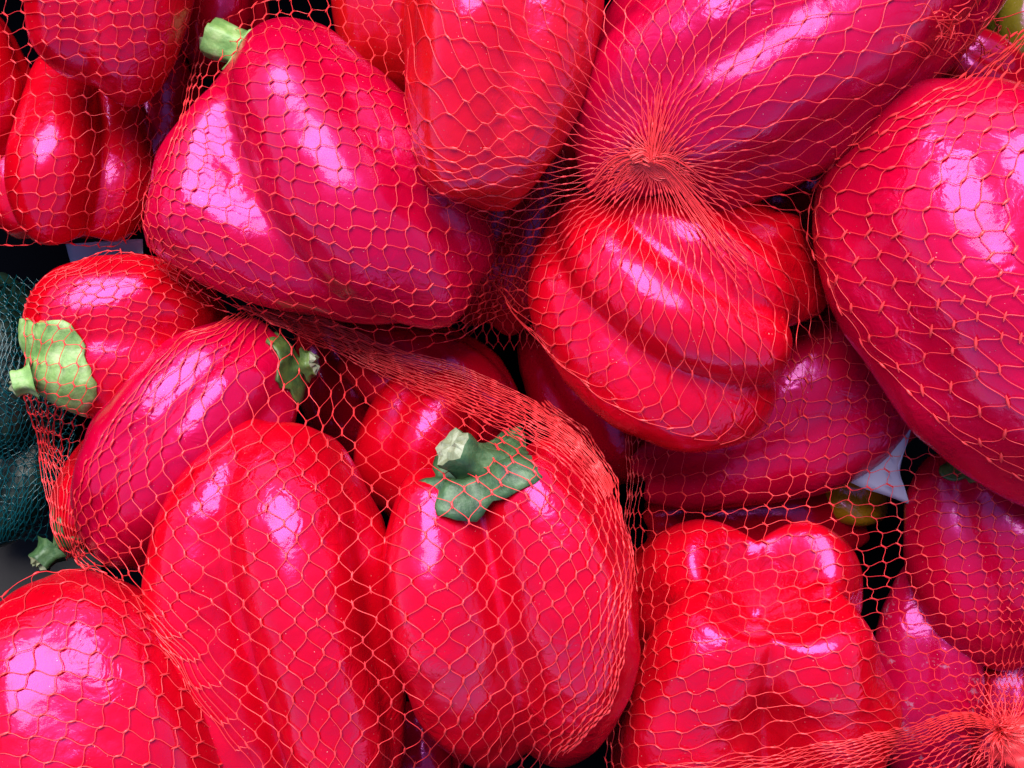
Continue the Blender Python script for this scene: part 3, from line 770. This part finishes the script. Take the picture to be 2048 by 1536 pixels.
# the knot stands a little proud: lift the membrane round it
gx = GX0 + np.arange(GW) * GS; gy = GY0 + np.arange(GH) * GS
d2 = np.hypot(gx[None, :] - 1305, gy[:, None] - 325)
fC = np.maximum(fC, .062 - .0005 * d2)
b = bag('red net bag gathered into a starburst knot at upper centre')
f = 60 / 72
CL = [
    (0, [(1291, 322), (1240, 325), (1140, 320), (1025, 310), (905, 292), (832, 262), (812, 230)]),
    (5, [(1291, 328), (1235, 348), (1130, 383), (1005, 398), (885, 398), (836, 370), (815, 335)]),
    (9, [(1293, 332), (1238, 368), (1150, 428), (1065, 468), (960, 480), (880, 440), (838, 402)]),
    (13, [(1296, 335), (1250, 388), (1180, 465), (1115, 528), (1040, 582), (970, 545), (900, 472)]),
    (16, [(1300, 337), (1266, 400), (1210, 505), (1155, 590), (1085, 668), (1046, 645), (1000, 592)]),
    (19, [(1304, 338), (1290, 410), (1262, 530), (1232, 630), (1170, 752), (1125, 730), (1065, 665)]),
    (22, [(1308, 338), (1318, 410), (1320, 530), (1312, 640), (1290, 790), (1262, 826), (1200, 795)]),
    (26, [(1312, 337), (1346, 405), (1382, 520), (1410, 640), (1428, 790), (1430, 866), (1400, 888)]),
    (30, [(1315, 335), (1366, 395), (1430, 490), (1490, 605), (1552, 762), (1575, 832), (1562, 872)]),
    (33, [(1317, 332), (1380, 382), (1462, 462), (1548, 555), (1612, 690), (1632, 782), (1622, 852)]),
    (36, [(1319, 329), (1392, 368), (1490, 425), (1590, 495), (1652, 602), (1668, 682), (1682, 752)]),
    (39, [(1320, 326), (1400, 350), (1520, 385), (1622, 415), (1665, 500), (1692, 562), (1722, 602)]),
    (42, [(1320, 322), (1408, 332), (1530, 335), (1640, 325), (1700, 320), (1740, 330), (1780, 340)]),
    (45, [(1320, 318), (1405, 303), (1550, 258), (1690, 212), (1850, 152), (1945, 85), (2000, 40)]),
    (48, [(1318, 314), (1385, 262), (1510, 172), (1640, 92), (1785, 0), (1905, -60), (1990, -100)]),
    (52, [(1315, 311), (1350, 240), (1425, 125), (1500, 20), (1590, -90), (1700, -170), (1800, -220)]),
    (56, [(1310, 309), (1322, 230), (1343, 115), (1365, 10), (1390, -100), (1420, -200), (1450, -260)]),
    (60, [(1304, 309), (1288, 230), (1243, 115), (1200, 10), (1160, -100), (1130, -190), (1110, -250)]),
    (64, [(1298, 311), (1250, 250), (1158, 145), (1072, 42), (990, -70), (930, -150), (880, -220)]),
    (68, [(1293, 316), (1235, 286), (1120, 224), (1005, 152), (902, 62), (842, 2), (812, -60)]),
    (72, [(1291, 322), (1240, 325), (1140, 320), (1025, 310), (905, 292), (832, 262), (812, 230)])]
CL = [(c * f if c < 72 else 60, p) for c, p in CL]
net(fC, [0, 1.5, 4, 6.6, 10, 11.6, 13.4], CL, 'diamond', loop=True, seed=10, rad=.00013, gap=.0009)
fC5 = membrane(['C5'], -.06, box=(800, 0, 1300, 800), iters=60)
net(fC5, [0, 5, 10, 15, 20], [(c, [(x + 30 - c, 300), (x + 15, 400), (x, 500), (x - 10, 600), (x - 14, 700)]) for c, x in ((0, 850), (4, 930), (8, 1000), (12, 1070), (15, 1120))], 'diamond', seed=31, rad=.00018, jit=7)
# twisted rope of threads in the knot
rng = np.random.default_rng(5)
paths = []
for i in range(60):
    a = rng.uniform(0, 2 * math.pi); tw = rng.uniform(1.8, 3.0)
    t = np.linspace(0, 1, 14)
    rad_ = rng.uniform(0, 3) + rng.uniform(30, 90) * t**1.9
    an = a + tw * (1 - t)**2
    px = 1304 + rad_ * np.cos(an) * 1.15; py = 328 + rad_ * np.sin(an) * .9
    fold = .003 * np.exp(-((rad_ - 6) / 8)**2) * (.55 + .45 * np.sin(an * 1.0 + 2.2)) * rng.uniform(.5, 1.15)
    paths.append(to_world(px, py, sample(fC, px, py) + .0012 + fold))
tubes(np.array(paths), .00017)
# folds of bunched net running out of the knot, and the curled rim of the pinch
def bundle(n, way, spread, r=.00014, lift=.003, sd=1):
    g = np.random.default_rng(sd); t = np.linspace(0, 1, 16); ps = []
    way = np.array(way, float)
    base = cr(np.linspace(0, 1, len(way)), way, t)
    tan = unit(np.gradient(base, axis=0)); nrm = np.stack([-tan[:, 1], tan[:, 0]], -1)
    for i in range(n):
        o = g.normal(0, 1)
        p = base + nrm * (o * np.interp(t, [0, .3, 1], spread))[:, None] + g.normal(0, 1.2, (1, 2)) + nrm * (1.6 * np.sin(t * 9 + i))[:, None]
        u_ = np.linspace(0, g.uniform(.55, 1), 16); p = np.stack([np.interp(u_, t, p[:, 0]), np.interp(u_, t, p[:, 1])], -1)
        ps.append(to_world(p[:, 0], p[:, 1], sample(fC, p[:, 0], p[:, 1]) + .0012 + lift * np.exp(-t * 4) * g.uniform(.2, 1.2)))
    tubes(np.array(ps), r)
bundle(22, [(1300, 322), (1338, 338), (1385, 392), (1450, 475), (1520, 545)], [4, 14, 42], sd=1, r=.00013)
bundle(22, [(1300, 322), (1336, 336), (1380, 380), (1425, 435)], [4, 14, 26], sd=7, r=.00013)
bundle(26, [(1302, 330), (1268, 318), (1238, 330), (1212, 362), (1190, 395)], [4, 10, 26], sd=2)
bundle(18, [(1306, 318), (1310, 280), (1320, 230), (1335, 160)], [4, 9, 34], sd=3)
bundle(34, [(1262, 316), (1286, 308), (1302, 330), (1322, 348), (1346, 336), (1340, 318)], [5, 6, 4], lift=.0035, r=.00022, sd=4)
# frayed cut ends at the far corner
paths = []
for i in range(60):
    x0, y0 = rng.normal(1925, 38), rng.normal(60, 45)
    t = np.linspace(0, 1, 10); a = rng.uniform(0, 6.28); ln = rng.uniform(20, 70)
    px = x0 + ln * t * math.cos(a) + 9 * np.sin(t * rng.uniform(2, 6)); py = y0 + ln * t * math.sin(a) + 9 * np.cos(t * rng.uniform(2, 6))
    paths.append(to_world(px, py, np.maximum(sample(fC, px, py), -.01) + .003 + .008 * t * rng.uniform(0, 1)))
tubes(np.array(paths), .00022)
flush('netting', M_NET, b)


# teal net bag at the left edge
fT = membrane(['T1', 'T2'], -.10, box=(-180, 480, 260, 1180), iters=120)
b = bag('dark teal net bag of dark vegetables at the left edge', 'other net bags')
TL = [(0, [(-110, 560), (-100, 720), (-90, 880), (-95, 1090)]), (7, [(20, 565), (20, 720), (20, 880), (0, 1085)]), (13, [(120, 590), (140, 730), (140, 880), (95, 1075)])]
net(fT, [0, 9, 18, 29], TL, 'square', 1, seed=21, jit=9, rad=.00024, knot=.8, gap=.001)
net(fT, [0, 11, 22, 35], [(c * 1.3, p) for c, p in TL], 'diamond', seed=22, jit=13, rad=.00024, knot=0, gap=.003)
flush('netting', M_NET_TEAL, b)
